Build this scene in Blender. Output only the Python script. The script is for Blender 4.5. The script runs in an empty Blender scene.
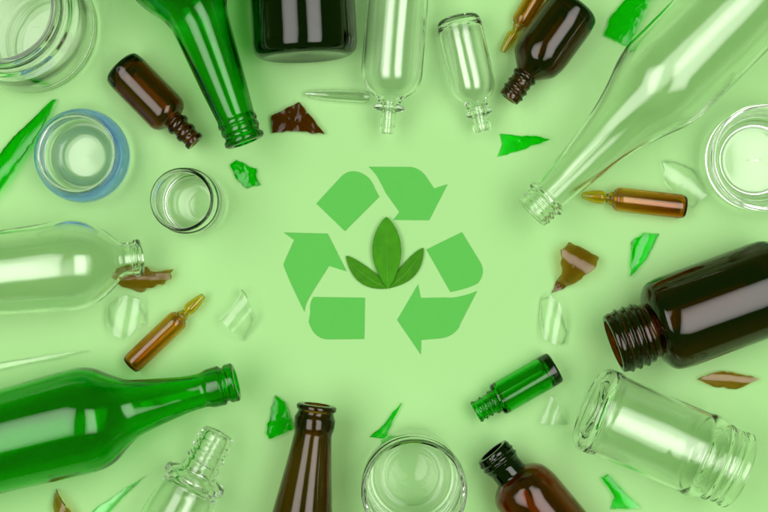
import bpy, math, random
from mathutils import Vector, noise
random.seed(7)
scene = bpy.context.scene

# ---------------------------------------------------------------- camera, lamps, exposure
U = 0.000625            # one photograph pixel on the table, in metres (0.48 m wide view)
D = 1440.0              # camera height in those pixels (0.90 m)
CX, CY = 384.0, 256.0

cam_data = bpy.data.cameras.new("camera")
cam = bpy.data.objects.new("camera", cam_data)
scene.collection.objects.link(cam)
cam.location = (0, 0, D * U)
cam_data.sensor_width = 36.0
cam_data.lens = 36.0 * D / 768.0
cam_data.clip_start = 0.05
cam_data.clip_end = 50.0
scene.camera = cam

world = bpy.data.worlds.new("World")
scene.world = world
world.use_nodes = True
world.node_tree.nodes["Background"].inputs[0].default_value = (0.32, 1.0, 0.09, 1)
world.node_tree.nodes["Background"].inputs[1].default_value = 0.25


def softbox(name, loc, target, sx, sy, watts, col):
    d = bpy.data.lights.new(name, 'AREA')
    d.shape = 'RECTANGLE'
    # local Y of a lamp aimed sideways runs along the table's width
    d.size, d.size_y, d.energy, d.color = sy, sx, watts, col
    # the cloth of a softbox is brightest in the middle and falls off to its rim
    d.use_nodes = True
    nt = d.node_tree
    em = nt.nodes["Emission"]
    geo = nt.nodes.new("ShaderNodeNewGeometry")
    sep = nt.nodes.new("ShaderNodeSeparateXYZ")
    nt.links.new(geo.outputs["Parametric"], sep.inputs[0])

    def mth(op, a, b=None):
        n = nt.nodes.new("ShaderNodeMath"); n.operation = op
        for i, v in enumerate((a, b)):
            if v is None:
                continue
            if isinstance(v, (int, float)):
                n.inputs[i].default_value = v
            else:
                nt.links.new(v, n.inputs[i])
        return n.outputs[0]
    fs = []
    for k in (0, 1):
        c = mth('SUBTRACT', mth('MULTIPLY', sep.outputs[k], 2.0), 1.0)
        fs.append(mth('SUBTRACT', 1.0, mth('POWER', mth('ABSOLUTE', c), 4.0)))
    st = mth('ADD', mth('MULTIPLY', mth('MULTIPLY', fs[0], fs[1]), 1.15), 0.22)
    nt.links.new(st, em.inputs["Strength"])
    o = bpy.data.objects.new(name, d)
    scene.collection.objects.link(o)
    o.location = loc
    o.rotation_euler = (Vector(target) - Vector(loc)).to_track_quat('-Z', 'Y').to_euler()
    return o


softbox("softbox_lamp", (-0.66, 0.02, 1.22), (-0.10, 0, 0), 0.84, 1.45, 12.2, (1.0, 0.972, 0.925))
softbox("softbox_lamp", (0.55, 0.02, 1.26), (0.10, 0, 0), 0.80, 1.45, 12.8, (1.0, 0.972, 0.925))

scene.view_settings.view_transform = 'Standard'
scene.view_settings.look = 'None'
scene.view_settings.exposure = 0.0
scene.view_settings.gamma = 1.0
scene.render.engine = 'CYCLES'
cy = scene.cycles
cy.use_denoising = True
cy.max_bounces = 24
cy.transmission_bounces = 24
cy.glossy_bounces = 8
cy.diffuse_bounces = 4
cy.transparent_max_bounces = 8
cy.caustics_refractive = True
cy.caustics_reflective = True
cy.blur_glossy = 0.3
cy.sample_clamp_indirect = 12.0
cy.use_adaptive_sampling = False


# ---------------------------------------------------------------- materials
def new_mat(name):
    m = bpy.data.materials.new(name)
    m.use_nodes = True
    nt = m.node_tree
    return m, nt, nt.nodes["Principled BSDF"], nt.nodes["Material Output"]


def glass(name, col, ior=1.52, rough=0.02, wave=0.10, absorb=None, wscale=55.0):
    """col tints each wall once; absorb=(r,g,b) per metre gives a body colour that deepens with thickness"""
    m, nt, p, out = new_mat(name)
    p.inputs["Base Color"].default_value = (*col, 1)
    p.inputs["Transmission Weight"].default_value = 1.0
    p.inputs["Roughness"].default_value = rough
    p.inputs["IOR"].default_value = ior
    tc = nt.nodes.new("ShaderNodeTexCoord")
    n = nt.nodes.new("ShaderNodeTexNoise")
    n.inputs["Scale"].default_value = wscale
    n.inputs["Detail"].default_value = 1.5
    b = nt.nodes.new("ShaderNodeBump")
    b.inputs["Strength"].default_value = wave
    b.inputs["Distance"].default_value = 0.0006
    nt.links.new(tc.outputs["Object"], n.inputs["Vector"])
    nt.links.new(n.outputs["Fac"], b.inputs["Height"])
    nt.links.new(b.outputs["Normal"], p.inputs["Normal"])
    if absorb:
        dmax = max(absorb) * 1.02
        v = nt.nodes.new("ShaderNodeVolumeAbsorption")
        v.inputs["Color"].default_value = (*[1 - a / dmax for a in absorb], 1)
        v.inputs["Density"].default_value = dmax
        nt.links.new(v.outputs[0], out.inputs["Volume"])
    return m


M = {
    'clear': glass("clear_glass", (0.985, 0.992, 0.985)),
    'clear_soft': glass("thin_clear_jar_glass", (0.985, 0.992, 0.985), ior=1.40),
    'clear_tint': glass("faintly_green_clear_glass", (0.965, 0.985, 0.95)),
    'green': glass("green_bottle_glass", (1, 1, 1), absorb=(1900, 112, 1300)),
    'green_light': glass("bright_green_bottle_glass", (1, 1, 1), absorb=(1750, 150, 1250)),
    'green_vial': glass("green_vial_glass", (1, 1, 1), absorb=(2300, 140, 1600)),
    'amber_brown': glass("brown_amber_glass", (1, 1, 1), absorb=(340, 700, 1350)),
    'amber': glass("dark_amber_glass", (1, 1, 1), absorb=(470, 830, 1400)),
    'amber_mid': glass("amber_glass", (1, 1, 1), absorb=(340, 590, 1100)),
    'amber_red': glass("red_amber_glass", (1, 1, 1), absorb=(230, 640, 1400)),
    'amber_thin': glass("thin_amber_glass", (1, 1, 1), absorb=(115, 430, 1700)),
    'amber_tip': glass("golden_ampoule_tip_glass", (1, 1, 1), absorb=(70, 300, 1700)),
    'blue_wall': glass("pale_blue_glass_wall", (0.16, 0.42, 0.95)),
    'black': glass("smoky_black_glass", (1, 1, 1), absorb=(1250, 1270, 1320)),
    'neck_brown': glass("deep_brown_neck_glass", (1, 1, 1), absorb=(430, 850, 1400)),
    'neck_dark': glass("almost_black_neck_glass", (1, 1, 1), absorb=(1900, 2100, 2300)),
    'blue': glass("pale_blue_glass", (1, 1, 1), absorb=(42, 12, 2)),
    'shard_clear': glass("clear_shard_glass", (0.97, 0.985, 0.97), ior=1.40, wave=0.2),
    'shard_green': glass("green_shard_glass", (1, 1, 1), ior=1.46, absorb=(1500, 95, 1300), wave=0.2),
    'shard_pale': glass("pale_green_shard_glass", (1, 1, 1), absorb=(330, 30, 300), wave=0.2),
    'shard_amber': glass("amber_shard_glass", (1, 1, 1), ior=1.46, absorb=(290, 620, 1500), wave=0.2),
}

M['blue_wall'].node_tree.nodes['Principled BSDF'].inputs['Transmission Weight'].default_value = 0.62
# pale green card of the table
m, nt, p, out = new_mat("pale_green_card")
tc = nt.nodes.new("ShaderNodeTexCoord")
n1 = nt.nodes.new("ShaderNodeTexNoise"); n1.inputs["Scale"].default_value = 3.5; n1.inputs["Detail"].default_value = 3
n2 = nt.nodes.new("ShaderNodeTexNoise"); n2.inputs["Scale"].default_value = 900; n2.inputs["Detail"].default_value = 4
mx = nt.nodes.new("ShaderNodeMix"); mx.data_type = 'RGBA'
mx.inputs[6].default_value = (0.405, 0.685, 0.300, 1)
mx.inputs[7].default_value = (0.432, 0.71, 0.328, 1)
b = nt.nodes.new("ShaderNodeBump"); b.inputs["Strength"].default_value = 0.12; b.inputs["Distance"].default_value = 0.0003
nt.links.new(tc.outputs["Object"], n1.inputs["Vector"]); nt.links.new(tc.outputs["Object"], n2.inputs["Vector"])
nt.links.new(n1.outputs["Fac"], mx.inputs[0]); nt.links.new(mx.outputs[2], p.inputs["Base Color"])
nt.links.new(n2.outputs["Fac"], b.inputs["Height"]); nt.links.new(b.outputs["Normal"], p.inputs["Normal"])
p.inputs["Roughness"].default_value = 0.75
p.inputs["Specular IOR Level"].default_value = 0.2
M['table'] = m

# mid green paper
m, nt, p, out = new_mat("mid_green_paper")
tc = nt.nodes.new("ShaderNodeTexCoord")
n1 = nt.nodes.new("ShaderNodeTexNoise"); n1.inputs["Scale"].default_value = 260; n1.inputs["Detail"].default_value = 5
mx = nt.nodes.new("ShaderNodeMix"); mx.data_type = 'RGBA'
mx.inputs[6].default_value = (0.096, 0.475, 0.072, 1)
mx.inputs[7].default_value = (0.112, 0.505, 0.084, 1)
b = nt.nodes.new("ShaderNodeBump"); b.inputs["Strength"].default_value = 0.2; b.inputs["Distance"].default_value = 0.0002
nt.links.new(tc.outputs["Object"], n1.inputs["Vector"])
nt.links.new(n1.outputs["Fac"], mx.inputs[0]); nt.links.new(mx.outputs[2], p.inputs["Base Color"])
nt.links.new(n1.outputs["Fac"], b.inputs["Height"]); nt.links.new(b.outputs["Normal"], p.inputs["Normal"])
p.inputs["Roughness"].default_value = 0.8
M['paper'] = m


def leaf_mat(name, a, c):
    m, nt, p, out = new_mat(name)
    tc = nt.nodes.new("ShaderNodeTexCoord")
    n1 = nt.nodes.new("ShaderNodeTexNoise"); n1.inputs["Scale"].default_value = 170; n1.inputs["Detail"].default_value = 4
    n2 = nt.nodes.new("ShaderNodeTexVoronoi"); n2.inputs["Scale"].default_value = 620; n2.feature = 'DISTANCE_TO_EDGE'
    mx = nt.nodes.new("ShaderNodeMix"); mx.data_type = 'RGBA'
    mx.inputs[6].default_value = (*a, 1); mx.inputs[7].default_value = (*c, 1)
    b = nt.nodes.new("ShaderNodeBump"); b.inputs["Strength"].default_value = 0.35; b.inputs["Distance"].default_value = 0.0003
    nt.links.new(tc.outputs["Object"], n1.inputs["Vector"]); nt.links.new(tc.outputs["Object"], n2.inputs["Vector"])
    nt.links.new(n1.outputs["Fac"], mx.inputs[0]); nt.links.new(mx.outputs[2], p.inputs["Base Color"])
    nt.links.new(n2.outputs["Distance"], b.inputs["Height"]); nt.links.new(b.outputs["Normal"], p.inputs["Normal"])
    p.inputs["Roughness"].default_value = 0.5
    p.inputs["Specular IOR Level"].default_value = 0.12
    return m


M['leaf'] = leaf_mat("leaf_green", (0.024, 0.20, 0.001), (0.070, 0.33, 0.002))
M['leaf_dark'] = leaf_mat("leaf_green_dark", (0.026, 0.165, 0.002), (0.065, 0.28, 0.003))
M['vein'] = leaf_mat("leaf_vein", (0.06, 0.27, 0.015), (0.10, 0.36, 0.02))


# ---------------------------------------------------------------- helpers
def W(px, py, z=0.0):
    """table position (photograph pixels from the centre, y up) of what stands at px,py at height z"""
    k = (D - z) / D
    return (px - CX) * k, (CY - py) * k


def tag(o, label, cat, group=None):
    o["label"] = label
    o["category"] = cat
    if group:
        o["group"] = group


def empty(name, x, y, rz, label, cat, group=None):
    o = bpy.data.objects.new(name, None)
    o.empty_display_size = 0.01
    scene.collection.objects.link(o)
    o.location = (x * U, y * U, 0)
    o.rotation_euler = (0, 0, rz)
    tag(o, label, cat, group)
    return o


def mesh_obj(name, verts, faces, mat, parent=None, normals=None, smooth=True):
    me = bpy.data.meshes.new(name)
    me.from_pydata([(v[0] * U, v[1] * U, v[2] * U) for v in verts], [], faces)
    me.materials.append(mat)
    me.polygons.foreach_set("use_smooth", [smooth] * len(me.polygons))
    if normals:
        me.normals_split_custom_set_from_vertices(normals)
    me.update()
    o = bpy.data.objects.new(name, me)
    scene.collection.objects.link(o)
    if parent:
        o.parent = parent
    return o


def fillet(pts, dense=None, step=9.0):
    """pts: (t, r[, radius]); rounds each inner corner and subdivides long runs"""
    P = [(p[0], p[1], p[2] if len(p) > 2 else 1.5) for p in pts]
    out = [P[0][:2]]
    for i in range(1, len(P) - 1):
        a, b, c = Vector(P[i - 1][:2]), Vector(P[i][:2]), Vector(P[i + 1][:2])
        la, lc = (a - b).length, (c - b).length
        d = min(P[i][2], 0.48 * la, 0.48 * lc)
        s, e = b + (a - b).normalized() * d, b + (c - b).normalized() * d
        ns = 5 if d < 4 else 9
        for j in range(ns + 1):
            u = j / ns
            q = s * (1 - u) ** 2 + b * 2 * u * (1 - u) + e * u * u
            out.append((q.x, q.y))
    out.append(P[-1][:2])
    res = [out[0]]
    for q in out[1:]:
        a = res[-1]
        L = math.hypot(q[0] - a[0], q[1] - a[1])
        if L < 1e-4:
            continue
        st = step
        if dense and dense[0] - 1 < (a[0] + q[0]) / 2 < dense[1] + 1:
            st = 0.8
        n = max(1, math.ceil(L / st))
        for j in range(1, n + 1):
            res.append((a[0] + (q[0] - a[0]) * j / n, a[1] + (q[1] - a[1]) * j / n))
    return res


def lathe_thing(name, label, cat, outer, inner, splits, mats, base_px, mouth_px=None, upright=False,
                height=0, group=None, thread=None, seg=112, squash=None, ridges=None, wob=0.0, tilt=0.0, coat=None):
    """outer: mouth -> base centre, inner: base centre -> mouth, in pixels; t measured from the mouth plane.
    splits: [(part name, t0, t1)]; mats: dict part -> material or one material"""
    dense = (thread[0], thread[1]) if thread else None
    po = fillet(outer, dense)
    pi = fillet(inner)
    prof = [(t, r, 1) for t, r in po] + [(t, r, 0) for t, r in pi]
    rmax = max(r for _, r, _ in prof)
    tmax = max(t for t, _, _ in prof)
    if upright:
        k = 1.0
        x, y = W(*base_px)
        root = empty(name, x, y, tilt, label, cat, group)
    else:
        k = D / (D + rmax)              # the axis lies rmax above the table
        zc = rmax * k
        mx_, my_ = W(*mouth_px, zc)
        bx_, by_ = W(*base_px, zc)
        ang = math.atan2(my_ - by_, mx_ - bx_)
        half = tmax * k / 2
        cx_, cy_ = mx_ - math.cos(ang) * half, my_ - math.sin(ang) * half
        root = empty(name, cx_, cy_, ang, label, cat, group)
    nr = len(prof)
    grid = []
    seedv = random.random() * 50
    for (t, r, outside) in prof:
        ring = []
        for j in range(seg):
            th = 2 * math.pi * j / seg
            rr = r
            if thread and outside and thread[0] <= t <= thread[1]:
                t0, t1, pitch, h = thread
                win = min(1.0, (t - t0) / (pitch * .5), (t1 - t) / (pitch * .5))
                f = ((t - t0) / pitch - th / (2 * math.pi)) % 1.0
                rr += h * max(0, win) * math.exp(-((f - .5) / .2) ** 2)
            if ridges and outside and ridges[0] <= t <= ridges[1]:
                w = min(1.0, (t - ridges[0]) / 6, (ridges[1] - t) / 6)
                rr += ridges[3] * max(0, w) * math.cos(ridges[2] * th)
            if squash and r > 3:
                rr *= 1 + squash * math.cos(8 * th)
            if wob and not outside and r > 2:
                rr += wob * noise.noise(Vector((t * .03 + seedv, math.cos(th) * 1.2, math.sin(th) * 1.2)))
            if upright:
                ring.append(Vector((rr * math.cos(th), rr * math.sin(th), height - t)))
            else:
                ring.append(Vector(((tmax / 2 - t) * k, rr * k * math.cos(th), zc + rr * k * math.sin(th))))
        grid.append(ring)
    # normals from the whole surface, so that the seams between parts do not show
    fn = []
    for i in range(nr - 1):
        row = []
        for j in range(seg):
            a, b, c, d = grid[i][j], grid[i][(j + 1) % seg], grid[i + 1][(j + 1) % seg], grid[i + 1][j]
            row.append((c - a).cross(d - b))
        fn.append(row)
    # orientation test: outer face normals must point away from the axis
    jm = 0
    ti = min(range(len(po) - 1), key=lambda i: abs(po[i][0] - tmax / 2))
    a = grid[ti][jm]
    axis_pt = Vector((0, 0, a.z)) if upright else Vector((a.x, 0, zc))
    flip = fn[ti][jm].dot(a - axis_pt) < 0
    seglen = [math.hypot(prof[i + 1][0] - prof[i][0], prof[i + 1][1] - prof[i][1]) for i in range(nr - 1)]
    vn = []
    for i in range(nr):
        row = []
        for j in range(seg):
            s = Vector((0, 0, 0))
            for ii in (i - 1, i):
                if 0 <= ii < nr - 1:
                    for jj in (j - 1, j):
                        v = fn[ii][jj % seg]
                        if v.length > 1e-9:
                            s += v.normalized() * seglen[ii]
            if flip:
                s = -s
            row.append(s.normalized() if s.length > 1e-9 else Vector((0, 0, 1)))
        vn.append(row)
    for i in range(nr):
        if prof[i][1] < 1e-6:
            av = sum(vn[i], Vector((0, 0, 0))).normalized()
            vn[i] = [av] * seg
    vols = {id(v) for k_, v in M.items() if v.node_tree.nodes["Material Output"].inputs["Volume"].is_linked}
    n_out = len(po)
    for pname, t0, t1 in splits:
        vmap, verts, norms, faces = {}, [], [], []

        def vid(i, j):
            j %= seg
            if (i, j) not in vmap:
                vmap[(i, j)] = len(verts)
                verts.append(grid[i][j]); norms.append(vn[i][j])
            return vmap[(i, j)]
        for i in range(nr - 1):
            tm = (prof[i][0] + prof[i + 1][0]) / 2
            if t0 <= tm < t1:
                for j in range(seg):
                    f = [vid(i, j), vid(i, j + 1), vid(i + 1, j + 1), vid(i + 1, j)]
                    faces.append(f[::-1] if flip else f)
        mat = mats[pname] if isinstance(mats, dict) else mats
        if id(mat) in vols and len(splits) > 1:
            # a part with a body colour is closed by a flat ring where the next part begins (0.1 px apart)
            used = sorted({i for i, _ in vmap})
            inside = lambda i: 0 <= i < nr - 1 and t0 <= (prof[i][0] + prof[i + 1][0]) / 2 < t1
            bo = [i for i in used if i < n_out and inside(i) != inside(i - 1) and i not in (0, n_out - 1)]
            bi = [i for i in used if i >= n_out and inside(i) != inside(i - 1) and i not in (n_out, nr - 1)]
            for io in (bo if bi else []):
                ii = min(bi, key=lambda q: abs(prof[q][0] - prof[io][0]))
                toward = 1 if inside(io) else -1        # the part continues toward larger t
                sh_ = Vector((0, 0, -0.06 * toward)) if upright else Vector((-0.06 * toward * k, 0, 0))
                b0 = len(verts)
                for r_ in (io, ii):
                    for j in range(seg):
                        v_ = grid[r_][j] + sh_
                        verts[vmap[(r_, j)]] = v_
                        verts.append(v_)
                        norms.append((Vector((0, 0, toward)) if upright else Vector((toward, 0, 0))))
                for j in range(seg):
                    j2 = (j + 1) % seg
                    f = [b0 + j, b0 + j2, b0 + seg + j2, b0 + seg + j]
                    a_, b_, c_ = (verts[q] for q in f[:3])
                    if (b_ - a_).cross(c_ - a_).dot(norms[-1]) < 0:
                        f.reverse()
                    faces.append(f)
        po_ = mesh_obj(pname, verts, faces, mat, root, norms)
        if coat and pname in coat:
            po_.data.materials.append(coat[pname])
            fi = 0
            for i in range(nr - 1):
                tm = (prof[i][0] + prof[i + 1][0]) / 2
                if t0 <= tm < t1:
                    for j in range(seg):
                        if prof[i][2] and tm > 3:
                            po_.data.polygons[fi].material_index = 1
                        fi += 1
    return root


def shard(name, label, cat, poly, mat, thick=3.0, R=40.0, axis=30.0, up=True, lift=0.0, jag=0.8, group=None,
          center=None, tiltv=(0.0, 0.0), wedge=0.0, wx=0.0):
    """a broken piece of bottle wall: outline in the photograph, bent on a cylinder of radius R (axis angle in degrees)"""
    pts = [Vector((W(*p)[0], W(*p)[1])) for p in poly]
    area = sum(pts[i].x * pts[(i + 1) % len(pts)].y - pts[(i + 1) % len(pts)].x * pts[i].y for i in range(len(pts)))
    if area < 0:
        pts.reverse()
    if center:
        c = Vector(W(*center))
    else:
        c = sum(pts, Vector((0, 0))) / len(pts)
    # resample with broken-glass irregularity
    per = []
    n = len(pts)
    for i in range(n):
        a, b = pts[i], pts[(i + 1) % n]
        L = (b - a).length
        m = max(2, int(L / 1.6))
        nrm = Vector(((b - a).y, -(b - a).x)).normalized()
        for j in range(m):
            u = j / m
            w = math.sin(math.pi * u)
            q = a.lerp(b, u) + nrm * jag * w * (noise.noise(Vector((a.x + u * L * .16, a.y, 3.1))) * 2.2
                                              + noise.noise(Vector((a.x + u * L * .6, a.y, 8.1))) * .5)
            per.append(q - c)
    rings = 9
    ax = math.radians(axis)
    nx, ny = -math.sin(ax), math.cos(ax)

    def zf(q):
        s = q.x * nx + q.y * ny
        s = max(-R * .95, min(R * .95, s))
        h = math.sqrt(R * R - s * s) - R
        along = q.x * ny - q.y * nx
        h += 0.30 * noise.noise(Vector((q.x * .07, q.y * .07, R)))
        return (h if up else -h) + tiltv[0] * q.x + tiltv[1] * q.y

    def tk(q):
        along = q.x * math.cos(ax) + q.y * math.sin(ax)
        across = q.x * nx + q.y * ny
        rip = .24 * noise.noise(Vector((q.x * .11, q.y * .11, R + 4))) + .12 * noise.noise(Vector((q.x * .3, q.y * .3, R + 9)))
        return max(0.9, thick * (1 + wedge * along / 20 + wx * across / 20) + rip)
    zmin = min(zf(q) for q in per)
    zmin = min(zmin, zf(Vector((0, 0))))
    zl = lift + 0.15 - zmin
    P = len(per)
    verts, faces = [], []

    def layer(top):
        base = len(verts)
        verts.append((0, 0, zf(Vector((0, 0))) + zl + (tk(Vector((0, 0))) if top else 0)))
        for r in range(1, rings + 1):
            f = r / rings
            for q in per:
                qq = q * f
                if top and r == rings:
                    qq = q * max(0.0, 1 - 0.8 / max(q.length, 1.0))
                verts.append((qq.x, qq.y, zf(qq) + zl + (tk(qq) if top else 0)))
        for j in range(P):
            j2 = (j + 1) % P
            f = (base, base + 1 + j, base + 1 + j2)
            faces.append(f if top else f[::-1])
            for r in range(rings - 1):
                a0, a1 = base + 1 + r * P + j, base + 1 + r * P + j2
                b0, b1 = a0 + P, a1 + P
                f = (a0, b0, b1, a1)
                faces.append(f if top else f[::-1])
        return base + 1 + (rings - 1) * P
    bt = layer(True)
    bb = layer(False)
    nface = len(faces)
    # broken rim: its own vertices so that the edge stays crisp
    r0 = len(verts)
    verts += [verts[bt + j] for j in range(P)]
    verts_mid = []
    for j in range(P):
        a, b = Vector(verts[bt + j]), Vector(verts[bb + j])
        mm = (a + b) / 2
        d = Vector((per[j].x, per[j].y, 0)).normalized()
        mm += d * (0.4 * noise.noise(Vector((j * .21, R, 1))) + .2)
        verts_mid.append(tuple(mm))
    verts += verts_mid
    verts += [verts[bb + j] for j in range(P)]
    for j in range(P):
        j2 = (j + 1) % P
        faces.append((r0 + j, r0 + P + j, r0 + P + j2, r0 + j2))
        faces.append((r0 + P + j, r0 + 2 * P + j, r0 + 2 * P + j2, r0 + P + j2))
    # weld would smooth the edge; the mesh must still be closed for the body colour, which coincident rims give
    o = mesh_obj(name, verts, faces, mat)
    o.location = (c.x * U, c.y * U, 0)
    tag(o, label, cat, group)
    return o


# ---------------------------------------------------------------- table
me = bpy.data.meshes.new("tabletop")
s = 1.6
me.from_pydata([(-s, -s, 0), (s, -s, 0), (s, s, 0), (-s, s, 0), (-s, -s, -.02), (s, -s, -.02), (s, s, -.02), (-s, s, -.02)], [],
               [(0, 1, 2, 3), (7, 6, 5, 4), (0, 4, 5, 1), (1, 5, 6, 2), (2, 6, 7, 3), (3, 7, 4, 0)])
me.materials.append(M['table'])
tb = bpy.data.objects.new("table_surface", me)
scene.collection.objects.link(tb)
tb["kind"] = "structure"


# ---------------------------------------------------------------- paper recycling symbol
def paper(name, label, poly, rad, cat="paper cutout"):
    pts = [Vector((*W(p[0], p[1]), 0)) for p in poly]
    if sum(pts[i].x * pts[(i + 1) % len(pts)].y - pts[(i + 1) % len(pts)].x * pts[i].y for i in range(len(pts))) < 0:
        pts.reverse()
    c = sum(pts, Vector((0, 0, 0))) / len(pts)
    pts = [q - c for q in pts]
    n = len(pts)
    verts = [(q.x, q.y, 1.05) for q in pts] + [(q.x, q.y, 0.12) for q in pts]
    faces = [tuple(range(n)), tuple(range(2 * n - 1, n - 1, -1))]
    faces += [(i, n + i, n + (i + 1) % n, (i + 1) % n) for i in range(n)]
    o = mesh_obj(name, verts, faces, M['paper'], smooth=False)
    o.location = (c.x * U, c.y * U, 0)
    bv = o.modifiers.new("edge", 'BEVEL'); bv.width = 0.15 * U; bv.segments = 2
    tag(o, label, cat, "paper pieces of the recycling symbol")


def qc(a, b, c, n=8):
    a, b, c = Vector(a), Vector(b), Vector(c)
    return [tuple(a * (1 - i / n) ** 2 + b * 2 * (i / n) * (1 - i / n) + c * (i / n) ** 2) for i in range(n + 1)]


paper("paper_arrow", "mid green paper arrow at the top of the recycling symbol, its point to the right",
      [(368.8, 166.8)] + qc((411, 167), (420, 168.5), (425.5, 176)) + [(434, 188.5), (447.5, 184.2), (429, 220.2), (393.5, 219.8), (399.5, 212)]
      + [(386, 193)] + qc((380, 181), (376, 173), (368.8, 166.8), 5)[:-1], 0)
paper("paper_band", "slanted green paper band of the recycling symbol, left of the top arrow",
      [(316.5, 203.5), (341, 177)] + qc((343, 175), (350, 169.5), (359, 172.2))
      + qc((361, 173), (371, 177), (375, 189), 6) + [(379.2, 196.8), (345, 231)], 0)
paper("paper_arrow", "mid green paper arrow at the left of the recycling symbol, pointing up left",
      [(283.8, 232.6), (327.6, 233.6), (346.5, 271.2), (329, 265.8), (313, 291)] + qc((309, 298), (305, 304), (304.5, 311.5), 3)
      + qc((297, 296), (287, 275), (283.7, 265)) + [(284.5, 262), (294.4, 240)], 0)
paper("paper_band", "green paper band at the right of the recycling symbol, slanting down to a rounded corner",
      [(426.5, 249.5), (461.8, 232.2), (480, 262)] + qc((481, 264), (484.6, 272), (480, 280)) + qc((478, 283), (470, 288), (450.5, 292)), 0)
paper("paper_arrow", "mid green paper arrow at the lower right of the symbol, pointing left",
      [(418, 284.6), (420.6, 298), (444, 297.6)] + qc((452, 297.8), (466, 296), (477, 291), 6) + [(460, 324)]
      + qc((459, 327), (452, 338), (438, 338.5)) + [(421, 340), (420.8, 354.4), (397.3, 320)], 0)
paper("paper_band", "green paper band at the lower left of the symbol, with a rounded left corner",
      qc((310.5, 312), (309.5, 303), (313.5, 297)) + [(364.8, 297.8), (364.2, 339)] + qc((328, 339.3), (314, 339), (309, 322)), 0)

# ---------------------------------------------------------------- leaves
root = empty("leaf_sprig", *W(388, 287), 0, "sprig of three pointed green leaves lying in the middle of the symbol", "leaves")
rx, ry = W(388, 287)


def leaf(base, tip, wid, z0, mat, bend, curl=1.5, peak=.5):
    b = Vector(W(*base)) - Vector((rx, ry))
    t = Vector(W(*tip)) - Vector((rx, ry))
    L = (t - b).length
    d = (t - b) / L
    nrm = Vector((-d.y, d.x))
    NU, NV = 34, 12
    verts, faces = [], []
    for lay in (0, 1):
        for i in range(NU + 1):
            u = i / NU
            w = wid * (math.sin(math.pi * u ** (math.log(.5) / math.log(peak))) ** 0.72) if 0 < u < 1 else 0.15
            w = max(w, 0.5 if u < .5 else 0.12)
            c = b + d * (u * L) + nrm * bend * math.sin(math.pi * u)
            for j in range(NV + 1):
                v = j / NV * 2 - 1
                q = c + nrm * (v * w + .18 * noise.noise(Vector((u * 22, v * 2, wid))) * (abs(v) > .99))
                # slightly folded along the midrib, with soft side veins
                z = z0 + 0.9 + abs(v) * w * 0.16 + curl * u * u + 0.38 * math.sin(u * 40 - abs(v) * 5) * (1 - abs(v)) * abs(v) * 2 - (0.35 if abs(v) < .1 else 0)
                verts.append((q.x, q.y, z - (0.5 if lay else 0)))
    S = (NU + 1) * (NV + 1)
    for i in range(NU):
        for j in range(NV):
            a = i * (NV + 1) + j
            f = (a, a + NV + 1, a + NV + 2, a + 1)
            faces.append(f[::-1]); faces.append(tuple(x + S for x in f))
    rim = [i * (NV + 1) for i in range(NU + 1)] + [NU * (NV + 1) + j for j in range(1, NV + 1)] \
        + [i * (NV + 1) + NV for i in range(NU - 1, -1, -1)] + [j for j in range(NV - 1, 0, -1)]
    for i in range(len(rim)):
        a, c2 = rim[i], rim[(i + 1) % len(rim)]
        faces.append((a, c2, c2 + S, a + S))
    lf = mesh_obj("leaf", verts, faces, mat, root)
    # midrib
    verts, faces = [], []
    for i in range(21):
        u = i / 20 * .93
        c = b + d * (u * L) + nrm * bend * math.sin(math.pi * u)
        rr = .62 * (1 - u) + .18
        for j in range(8):
            a = 2 * math.pi * j / 8
            q = c + nrm * rr * math.cos(a)
            verts.append((q.x, q.y, z0 + .72 + curl * u * u + rr * .6 * math.sin(a)))
    for i in range(20):
        for j in range(8):
            faces.append((i * 8 + j, i * 8 + (j + 1) % 8, i * 8 + 8 + (j + 1) % 8, i * 8 + 8 + j))
    mesh_obj("midrib", verts, faces, M['vein'], lf)


leaf((387.5, 288), (346.3, 256), 8.4, 0.3, M['leaf_dark'], 4.0, peak=.48)
leaf((388.5, 288), (423.3, 248), 8.0, 0.3, M['leaf_dark'], -3.5, peak=.52)
leaf((388, 288.5), (386.5, 217), 14.4, 2.6, M['leaf'], 0.4, peak=.53)

# ---------------------------------------------------------------- lying bottles
BOT = "bottles lying around the symbol"
# big green beer bottle, lower left
lathe_thing("beer_bottle", "large dark green glass bottle lying at the lower left, its mouth pointing right", "bottle",
            [(0, 14, 1), (0, 17.5, 1.5), (1.5, 19.6, 1.5), (9, 19.4, 1.5), (10.5, 17.3, 1), (13, 17.3, 1), (15, 20.2, 1.5), (28, 19.6, 2.5), (33, 17.4, 3),
             (50, 18.0, 8), (85, 24, 15), (108, 29, 8), (122, 38, 10), (136, 49, 10), (152, 53.2, 10), (175, 53, 20), (240, 51, 10), (372, 51, 8), (380, 46, 6), (378, 38, 3), (368, 0)],
            [(362, 0), (371, 38, 6), (372, 46, 8), (240, 46.5, 10), (158, 48.5, 14), (138, 44.5, 12), (123, 34, 12), (108, 25, 12), (85, 19.5, 12), (50, 14, 8), (30, 12.5), (0, 12.4, 1), (0, 14)],
            [("mouth", -5, 31), ("body", 31, 500)], M['green'], (0, 441.6), (236.5, 381.6), wob=0.32, group=BOT)
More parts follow.
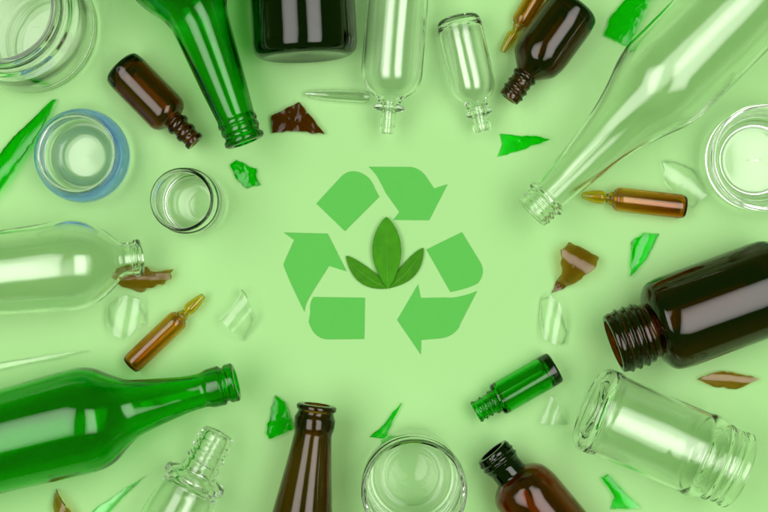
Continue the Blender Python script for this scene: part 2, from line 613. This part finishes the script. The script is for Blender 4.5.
# green longneck, top
lathe_thing("green_bottle", "green glass bottle entering from the top edge, neck pointing down, mouth with ring", "bottle",
            [(0, 14, 1), (0, 18, 1.5), (2, 20.6, 1.5), (6, 20.4, 1.2), (8, 18, 1), (11, 18, 1), (13, 19.7, 1.5), (17, 19.5, 1), (19, 18.6, 1.5), (21, 20.2, 1), (24, 20.2, 1), (27, 19, 2),
             (60, 22.8, 10), (110, 27.2, 15), (132, 29.5, 8), (145, 35, 8), (160, 47, 8), (176, 55, 10), (330, 54, 10), (392, 53, 8), (398, 45, 6), (388, 0)],
            [(382, 0), (390, 46, 6), (176, 50.5, 12), (160, 43, 10), (145, 31, 8), (110, 23, 15), (60, 18.4, 10), (25, 14), (0, 12.6, 1), (0, 14)],
            [("mouth", -5, 25.5), ("body", 25.5, 500)], M['green_light'], (203, 30), (245.5, 143), wob=0.32, group=BOT)
# smoky black bottle, top
lathe_thing("black_bottle", "wide smoky black bottle entering from the top edge, its greenish base facing down", "bottle",
            [(0, 14, 1), (0, 20, 1.5), (3, 22, 1.5), (22, 22, 2), (24, 20, 2), (40, 21, 6), (62, 46, 14), (80, 52.5, 12), (235, 52.5, 8), (243, 50, 5), (247, 43, 4), (245, 30, 4), (242, 0)],
            [(237, 0), (239, 40, 5), (232, 48.5, 6), (80, 48.5, 12), (62, 42, 10), (40, 17), (0, 15, 1), (0, 14)],
            [("neck", -5, 40), ("body", 40, 500)], M['black'], (305.5, 58), (293, -189), wob=0.24, group=BOT)
# small amber bottle, upper left
lathe_thing("medicine_bottle", "small dark amber bottle at the upper left, lying with its neck to the lower right", "bottle",
            [(0, 6, .6), (0, 10, 1), (4, 10.4, 1), (6, 8.8, 1), (10, 9, 1), (12, 11, 1.2), (16, 11, 1.2), (18, 9, 1), (21, 9, 1), (23, 12, 1.4), (27, 12, 1.4), (29, 9.8, 1.5), (31, 10, 2),
             (34, 17.5, 3), (40, 21.3, 4), (99, 21.3, 4), (106, 20, 3), (108.5, 16, 2), (107, 0)],
            [(103, 0), (103, 15, 5), (96, 18.3, 6), (41, 18.3, 5), (35, 14, 4), (30, 6.6, 3), (0, 5, .8), (0, 5.2)],
            [("neck", -5, 31), ("body", 31, 200)], M['amber_brown'], (119.5, 65), (195.6, 142.6), wob=0.16, group=BOT)
# amber dropper bottle, top right
lathe_thing("dropper_bottle", "dark amber round-shouldered bottle with ribbed neck at the top, lying beside a thin ampoule", "bottle",
            [(0, 7, .6), (0, 10.4, 1), (3, 10.8, 1), (24, 10.8, 1.5), (26, 13, 1), (28.5, 13, 1), (30, 11, 2), (36, 17, 5), (43, 24.5, 8), (56, 27.6, 8), (100, 27.6, 8), (113, 26, 6), (118, 19, 4), (116, 0)],
            [(111, 0), (111, 19, 6), (103, 23.8, 7), (56, 24, 8), (44, 20.5, 8), (32, 8), (0, 7.2, .8), (0, 7.4)],
            [("neck", -5, 30), ("body", 30, 200)], M['amber'], (576, 6), (508.5, 98.8), thread=(3, 22, 7, 1.7), wob=0.16, group=BOT)
# clear vial with two highlights, top centre
lathe_thing("clear_bottle", "clear glass bottle hanging in from the top edge with slim stepped neck pointing down", "bottle",
            [(0, 4.6, .6), (0, 7.4, 1), (4, 7.8, 1), (6, 6.6, 1), (10, 7.6, 1), (12, 7.8, 1), (14, 6.8, 1), (22, 7.2, 1.5), (24, 15.5, 1.5), (27.5, 15.8, 1.5), (30, 10.5, 2), (36, 14, 4),
             (44, 26, 8), (56, 30.8, 10), (196, 30.8, 6), (202, 28, 4), (203, 20, 3), (200, 0)],
            [(196, 0), (196, 22, 5), (190, 27.6, 5), (57, 27.6, 10), (46, 22.5, 8), (35, 7), (25, 4.8), (0, 4.4, .6), (0, 4.6)],
            [("neck", -5, 30), ("body", 30, 300)], M['clear'], (399, -20), (387, 133.5), wob=0.24, group=BOT)
lathe_thing("clear_vial", "clear glass vial tilted between the clear bottle and the amber dropper bottle, base up", "vial",
            [(0, 5.4, .6), (0, 8.4, 1), (3, 9.6, 1), (6, 9.4, 1), (8, 8, 1), (15, 8.4, 1), (17, 13, 1.2), (21, 13, 1.2), (23, 9.4, 1.5), (29, 12, 3),
             (37, 20, 5), (44, 22.6, 6), (108, 22.6, 5), (115, 20.8, 4), (118, 15, 3), (116, 0)],
            [(112, 0), (112, 15, 5), (106, 19.8, 5), (45, 20, 6), (37, 16.5, 5), (28, 6), (0, 5.2, .6), (0, 5.4)],
            [("neck", -5, 29), ("body", 29, 200)], M['clear'], (457, 15), (482.8, 131), wob=0.24, group=BOT)
# big clear bottle, right top
lathe_thing("clear_bottle", "large clear glass bottle lying diagonally across the upper right, its mouth at lower left", "bottle",
            [(0, 14.6, .8), (0, 17.8, 1.4), (3, 18.6, 1.4), (17, 18.2, 2), (19, 21.5, 1.4), (23, 21.5, 1.4), (25, 17.6, 2), (45, 19.4, 6), (80, 23.5, 12), (118, 30, 14), (145, 38, 12), (170, 48, 10), (186, 51.5, 10),
             (330, 51.5, 10), (420, 51.5, 8), (428, 44, 6), (415, 0)],
            [(408, 0), (420, 44, 8), (416, 47.6, 5), (188, 47.6, 10), (170, 44, 10), (145, 34, 12), (118, 26, 14), (80, 20, 10), (45, 16, 6), (0, 14, .8), (0, 14.6)],
            [("neck", -5, 118), ("body", 118, 600)], M['clear_tint'], (740, 5), (531.5, 213.5), thread=(3, 17, 6, 1.3), wob=0.48, group=BOT)
# clear bottle, left
lathe_thing("clear_bottle", "clear glass bottle lying at the left edge, round shoulder and short neck pointing right", "bottle",
            [(0, 12, .8), (0, 16, 1.4), (1.5, 18.8, 1.4), (6, 18.8, 1.2), (8, 16.4, 1), (16, 16.2, 3), (22, 19, 4), (34, 31, 10), (52, 42.5, 12), (70, 46, 14), (130, 42.5, 25), (200, 42.5, 10), (236, 42.5, 6), (243, 38, 5), (238, 0)],
            [(232, 0), (236, 36, 6), (228, 39, 5), (130, 39, 25), (71, 42.5, 14), (53, 39, 12), (34, 27, 10), (21, 14, 4), (8, 12.2), (0, 11.8, .8), (0, 12)],
            [("neck", -5, 20), ("body", 20, 400)], M['clear_tint'], (0, 273), (141.5, 257.5), wob=0.4, group=BOT)
# wide amber jar, right
lathe_thing("pill_bottle", "wide dark amber bottle lying at the right edge, broad screw neck pointing lower left", "bottle",
            [(0, 25, .8), (0, 29.4, 1.4), (3, 30.6, 1.4), (34, 30.8, 1.5), (35.5, 28, 1.4), (40, 28.5, 2), (44, 38, 5), (50, 45.6, 6), (62, 47.8, 6), (112, 47.8, 6), (160, 47.8, 6), (174, 47, 8), (184, 41, 8), (188, 30, 5), (184, 0)],
            [(179, 0), (180, 32, 6), (172, 43, 8), (62, 43.8, 8), (52, 41, 6), (42, 26), (0, 24.6, .8), (0, 25)],
            [("neck", -5, 40), ("body", 40, 300)], {"neck": M['neck_brown'], "body": M['amber']}, (752, 293.5), (613.5, 344.3), thread=(4, 33, 8.5, 2.2), wob=0.28, group=BOT)
# clear jar, lower right
lathe_thing("clear_jar", "wide clear glass jar lying at the lower right, its broad mouth facing lower right", "jar",
            [(0, 35, .8), (0, 38, 1.2), (2, 39.6, 1.2), (7, 39.6, 1.2), (9, 37.8, 1.4), (20, 38, 2), (22, 40, 1.2), (25, 40, 1.2), (27, 38.2, 2), (31, 41, 3), (40, 43.6, 5), (44, 43.6, 2), (48, 42.2, 3), (142, 42.2, 3), (146, 43.8, 2), (158, 43.8, 4), (164, 40, 4), (166, 33, 3), (162, 0)],
            [(156, 0), (156, 32, 6), (150, 39, 6), (44, 39.2, 5), (30, 36), (24, 34.6), (0, 34.4, .8), (0, 35)],
            [("rim", -5, 28), ("body", 28, 144), ("base", 144, 300)], M['clear_tint'], (588.5, 406.5), (739.5, 471.5), thread=(9, 20, 6, 1.0), wob=0.48)
# amber bottle with black neck, bottom
lathe_thing("amber_bottle", "reddish amber bottle with a black ribbed neck, running off the bottom edge", "bottle",
            [(0, 13, .8), (0, 17.6, 1.2), (3, 18.6, 1.2), (16, 18.4, 1.5), (20, 16.8, 1.4), (31, 17, 2), (35, 24, 4), (42, 31, 6), (56, 34.2, 8), (130, 34.2, 6), (144, 32, 5), (146, 24, 4), (143, 0)],
            [(138, 0), (138, 24, 6), (130, 30.4, 6), (56, 30.4, 8), (43, 27, 6), (33, 13.8), (0, 12.8, .8), (0, 13)],
            [("neck", -5, 31), ("body", 31, 300)], {"neck": M['neck_dark'], "body": M['amber_red']}, (555.5, 528), (491.8, 451.5), thread=(2.5, 17, 6, 1.4), wob=0.24, group=BOT)
# amber beer bottle, bottom
lathe_thing("beer_bottle", "brown glass bottle rising from the bottom edge, long tapering neck pointing up", "bottle",
            [(0, 14.2, 1), (0, 18, 1.5), (1.5, 20.2, 1.5), (5, 20, 1.2), (7, 17.6, 1), (10, 18.4, 1), (14, 20.6, 2), (24, 20.4, 2.5), (29, 18.6, 2.5), (34, 19.2, 4), (60, 22.5, 10), (107, 29.5, 14), (128, 33, 12), (158, 50, 14), (175, 53, 10), (360, 53, 8), (366, 46, 6), (356, 0)],
            [(350, 0), (358, 45, 6), (176, 49, 12), (158, 46, 14), (128, 29, 12), (107, 25.4, 14), (60, 18.5, 10), (30, 14), (0, 13, 1), (0, 14.2)],
            [("mouth", -5, 28), ("body", 28, 500)], M['amber_mid'], (302.5, 514), (317, 404.5), wob=0.24, group=BOT)
# clear bottle with collar, lower left
lathe_thing("clear_bottle", "clear glass bottle with thick collar below its threaded neck, at the bottom left", "bottle",
            [(0, 11, .8), (0, 14.6, 1.2), (2.5, 16.8, 1.4), (44, 18, 2), (47, 20, 2), (49, 31.5, 2.2), (56, 32.5, 2.2), (59, 28, 3), (66, 29.5, 4), (100, 33.5, 12), (190, 34.5, 6), (197, 30, 5), (193, 0)],
            [(188, 0), (188, 26, 6), (180, 31, 6), (100, 30, 12), (66, 26, 5), (52, 15.5, 5), (44, 12.5), (0, 10.6, .8), (0, 11)],
            [("neck", -5, 46), ("collar", 46, 58), ("body", 58, 400)], M['clear_tint'], (170, 527), (219, 432.5), thread=(4, 44, 11, 1.3), wob=0.32, group=BOT)
# green vial
lathe_thing("green_vial", "small bright green vial with a threaded neck, lying below the symbol's right side", "vial",
            [(0, 7.6, .6), (0, 11, 1), (2.5, 11.8, 1), (4.5, 10, 1), (18, 10.2, 1.5), (19.5, 12.5, 1), (22, 12.6, 1), (23.5, 11.6, 1.5), (24.5, 15.4, 1.5), (27, 16.8, 2), (84, 16.8, 3), (91, 16.4, 1.6), (92.5, 14, 1.5), (90, 0)],
            [(85, 0), (85, 11, 4), (81, 13.6, 4), (30, 13.8, 3), (24, 8), (0, 7.4, .6), (0, 7.6)],
            [("neck", -5, 24), ("body", 24, 200)], M['green_vial'], (557, 366), (475.5, 412.6), thread=(4.5, 18, 6, 1.7), wob=0.16)

# ---------------------------------------------------------------- ampoules
AMP = "thin amber ampoules"


def ampoule(label, base, tip, L, R, tipc=True, mat='amber_thin'):
    lathe_thing("ampoule", label, "ampoule",
                [(0, 1.6, .3), (0, 2.6, .5), (10, R * .48, 3), (20, R * .58, 2), (24, R * .36, 1.5), (26.5, R * .36, 1), (28.5, R * .55, 1), (31, R * .55, 1.2), (33.5, R * .9, 2), (38, R, 3), (L - 5, R, 2), (L, R * .85, 2), (L - .6, 0)],
                [(L - 2.5, 0), (L - 3, R * .75, 2), (38, R - 1.5, 3), (33, R * .6), (26, R * .2), (20, R * .42, 2), (10, R * .34, 2), (0, 1.4, .3), (0, 1.6)],
                [("tip", -1, 25), ("body", 25, 300)], {"tip": M['amber_tip'], "body": M[mat]}, base, tip, wob=0.08, group=AMP, seg=64)


ampoule("small amber ampoule lying above the large green bottle, pointing up right", (129.5, 366), (203.5, 295.5), 102, 10.8)
ampoule("small amber ampoule lying under the tip of the large clear bottle, pointing left", (686, 207), (582, 195), 104.5, 12.2)
ampoule("thin amber ampoule at the top edge, tucked along the dropper bottle's left side", (553, -32), (502.5, 51.5), 97, 9.6)
# clear glass tube
lathe_thing("glass_tube", "thin clear glass tube lying under the black bottle, touching the clear bottle", "tube",
            [(0, 1.2, .3), (0, 2.4, .5), (8, 4.2, 4), (26, 5.8, 6), (60, 6.2, 4), (64, 5, 2), (64, 4.4, .3)],
            [(64, 4.4, .3), (60, 4.8, 4), (26, 4.4, 6), (8, 3, 4), (0, 1, .3), (0, 1.2)],
            [("tube_wall", -5, 100)], M['clear'], (368, 97), (305, 93.5), wob=0.08, seg=64)

# ---------------------------------------------------------------- upright jars
JAR = "clear jars standing upright"
H = 134
lathe_thing("clear_jar", "large clear glass jar standing in the top left corner, seen into its mouth", "jar",
            [(0, 49, 1.2), (0, 54, 1.5), (3, 55.5, 1.5), (20, 55.5, 2), (26, 58, 3), (31, 62, 4), (45, 64, 8), (H - 12, 67, 6), (H - 3, 65.5, 4), (H, 60, 3), (H - 2, 48, 4), (H - 4, 0)],
            [(H - 9, 0), (H - 8, 56, 8), (H - 20, 62, 8), (45, 60.5, 8), (30, 56, 4), (24, 51), (3, 49, 1.5), (0, 49)],
            [("rim", -5, 26), ("body", 26, 400)], M['clear_tint'], (33, 28), upright=True, height=H + .1, wob=0.4, group=JAR, thread=(6, 20, 7, 1.4))
H = 50
lathe_thing("tumbler", "small pale blue glass tumbler standing at the upper left", "tumbler",
            [(0, 35.5, 1.2), (0, 37.8, 1.4), (3, 38.8, 2), (10, 41, 5), (20, 46, 9), (36, 47, 10), (46, 43, 6), (H, 34, 4), (H - 2, 26, 3), (H - 3, 0)],
            [(H - 13, 0), (H - 13.5, 22, 5), (H - 18, 28.5, 7), (24, 36.5, 8), (14, 35.5, 5), (6, 35.5, 1.4), (0, 35.5)],
            [("wall", -5, 38), ("base", 38, 400)], {"wall": M['clear'], "base": M['clear']}, (86.5, 157), coat={"wall": M['blue_wall']}, upright=True, height=H + .1, wob=0.24)
H = 98
lathe_thing("clear_jar", "small clear glass jar standing between the blue tumbler and the symbol", "jar",
            [(0, 26.6, .8), (0, 29, 1.2), (2, 30, 1.2), (10, 30, 1.2), (12, 27.5, 1.5), (18, 28, 2), (24, 31.5, 4), (H - 8, 32.5, 5), (H - 1, 30, 4), (H, 24, 3), (H - 2, 0)],
            [(H - 10, 0), (H - 8, 20, 8), (H - 16, 29, 6), (26, 28.6, 4), (18, 25.4, 3), (6, 26.6, 2), (0, 26.6)],
            [("rim", -5, 18), ("body", 18, 400)], M['clear_soft'], (195.5, 203.5), upright=True, height=H + .1, wob=0.4, group=JAR)
H = 50
lathe_thing("clear_jar", "low thick-walled clear jar standing at the right edge below the large bottle", "jar",
            [(0, 48.5, 1.2), (0, 51, 1.5), (3, 52, 1.8), (10, 51.5, 2), (14, 49.5, 3), (22, 51, 4), (42, 50, 6), (H - 1, 44, 4), (H, 38, 3), (H - 3, 34, 3), (H - 3, 0)],
            [(H - 13, 0), (H - 11, 20, 8), (H - 9, 33, 4), (H - 16, 39, 5), (20, 44, 6), (6, 48, 3), (0, 48.5)],
            [("rim", -5, 14), ("body", 14, 400)], M['clear'], (752, 160.5), upright=True, height=H + .1, wob=0.4, group=JAR)
H = 110
lathe_thing("clear_jar", "clear glass jar standing at the bottom edge, seen into its wide mouth", "jar",
            [(0, 45, 1.2), (0, 47.5, 1.5), (3, 49.3, 1.5), (8, 49, 1.5), (10, 47.2, 1.5), (22, 47.4, 2), (26, 49, 3), (34, 49.5, 6), (H - 10, 47, 6), (H - 1, 42, 4), (H, 34, 3), (H - 4, 28, 4), (H - 5, 0)],
            [(H - 14, 0), (H - 12, 16, 8), (H - 10, 28, 6), (H - 18, 42, 9), (34, 45.8, 6), (24, 44.4), (3, 44, 1.5), (0, 45)],
            [("rim", -5, 24), ("body", 24, 400)], M['clear_soft'], (412, 474), upright=True, height=H + .1, wob=0.4, group=JAR, thread=(10, 21, 6, .9))

# ---------------------------------------------------------------- shards
SH = "pieces of broken glass"


def sh(label, poly, mat, **kw):
    shard("glass_shard", label, "glass shard", poly, M[mat], group=SH, **kw)


sh("long curved green shard at the left edge beside the blue tumbler",
   [(57, 99.5), (49, 104), (33, 120), (15, 136), (0, 155), (-22, 178), (-30, 205), (-14, 204), (4, 190), (26, 156), (44, 128)], 'shard_green', R=26, axis=50, thick=4.6, tiltv=(.15, -.2), center=(14, 158))
sh("small chunky green shard above left of the symbol", [(230, 164.7), (236.5, 159.8), (252, 167), (257, 168.6), (257, 176.4), (261, 184.7), (246.3, 188.6), (235.5, 178.3)],
   'shard_green', R=160, axis=-40, thick=4.2, wx=.1)
sh("brown four-sided shard between the green bottle neck and the glass tube", [(271, 116), (299.5, 102), (314, 119), (325, 134.5), (296.7, 131.7), (272, 133.5)], 'shard_amber', R=700, axis=20, thick=5.5, tiltv=(.03, .05))
sh("pointed green shard below the clear vial and the dropper bottle", [(499.7, 133.6), (520.7, 136), (536, 136), (549.5, 140), (536, 145), (520.7, 150.6), (497, 157), (502, 144)],
   'shard_green', R=120, axis=10, thick=3.0, wedge=.5, tiltv=(.04, 0))
sh("green shard at the top edge, half under the large clear bottle", [(603.4, 36), (609, 18), (622, 2), (640, -14), (662, -12), (647, 3), (640, 22), (627, 48)], 'shard_green', R=160, axis=50, thick=3.6, wx=.5, tiltv=(.2, -.1))
sh("brown five-sided shard right of the symbol, above a clear one", [(558.4, 250), (567.8, 241.7), (582, 248), (598, 257), (593.6, 267.5), (572.5, 284), (551.4, 293.3), (559.6, 274.5)],
   'shard_amber', R=24, axis=-30, thick=3.4)
sh("narrow green and clear shard above the wide amber bottle's neck", [(631, 242), (642.6, 232.6), (659, 234), (646.5, 259), (629.5, 277)], 'shard_green', R=24, axis=68, thick=2.2, wx=1.6)
sh("pointed amber shard lying below the wide amber bottle", [(696, 379), (710, 373), (723, 370.5), (741, 374), (759, 378), (736, 389.5), (713, 387)], 'shard_amber', R=13, axis=-5, thick=2.4)
sh("small hooked green shard under the lying clear jar", [(600.7, 477), (607, 473.5), (616, 483), (624, 492), (640, 507.6), (625, 508.5), (610, 509), (614, 497), (608, 487)],
   'shard_green', R=30, axis=-50, thick=2.4, wx=.6, wedge=-.7, tiltv=(.1, 0), center=(615, 494))
sh("thin green sliver above the clear jar at the bottom edge", [(401.5, 402.5), (399, 409), (393.6, 419), (386, 438.5), (377, 438), (369.5, 437), (380, 428), (387, 420)], 'shard_green', R=40, axis=50, thick=3.0)
sh("triangular green shard left of the brown bottle's mouth", [(275.5, 395), (285, 401.6), (294, 429), (285, 433), (269, 439), (266, 433), (270, 415)], 'shard_green', R=90, axis=80, thick=4.2, tiltv=(-.03, -.05))
sh("ragged brown mouth fragment under the left clear bottle's neck", [(113, 280), (120.5, 269), (132, 265), (144.6, 266), (156, 271.6), (175, 269), (172.5, 279), (156, 287), (141, 292.6), (123, 287)],
   'shard_amber', R=15, axis=0, thick=2.8, jag=1.4)
sh("small pointed amber shard at the bottom edge under the big green bottle", [(57, 488.5), (65, 499), (78, 514), (86, 526), (62, 526), (54, 503)], 'shard_amber', R=18, axis=70, thick=2.6)
sh("long pale green splinter at the bottom left, left of the collared bottle", [(145, 476), (128, 493), (113, 509), (98, 526), (78, 526), (96, 508), (118, 493)], 'shard_pale', R=22, axis=45, thick=2.4)
sh("needle-like clear splinter at the left edge above the big green bottle", [(90, 350.5), (60, 358), (30, 363.5), (-18, 374), (-20, 366), (14, 360), (50, 354.5)], 'shard_clear', R=8, axis=12, thick=3, jag=.2)
sh("clear curved shard under the left clear bottle's mouth", [(116, 297), (128, 294), (143, 299), (147, 322), (138, 331), (126, 340), (115, 335), (107, 322), (108, 306)], 'shard_clear', R=30, axis=80, thick=3.4)
sh("clear angular shard left of the symbol", [(242, 288), (248, 296), (257, 316), (253, 327), (243.6, 341), (232, 330), (219, 319), (228, 311), (238, 299)], 'shard_clear', R=22, axis=50, thick=3.8)
sh("clear shard beside the low jar, above the ampoule's end", [(661, 160), (672, 161), (691, 168), (701, 180), (708, 194), (694, 208), (682, 200), (673, 194), (662, 181)], 'shard_clear', R=28, axis=-30, thick=3.6)
sh("clear oblong shard just below the brown five-sided one", [(541, 297), (549, 293.5), (559, 303), (565, 318), (567, 334), (563, 345), (552, 344.5), (541.6, 339), (539, 318)], 'shard_clear', R=20, axis=80, thick=3.2, tiltv=(.05, 0))
sh("clear triangular shard below the base of the green vial", [(550, 394), (557, 402), (567, 424), (552, 424.5), (538, 423), (544, 408)], 'shard_clear', R=24, axis=70, thick=3.2, tiltv=(.08, 0))
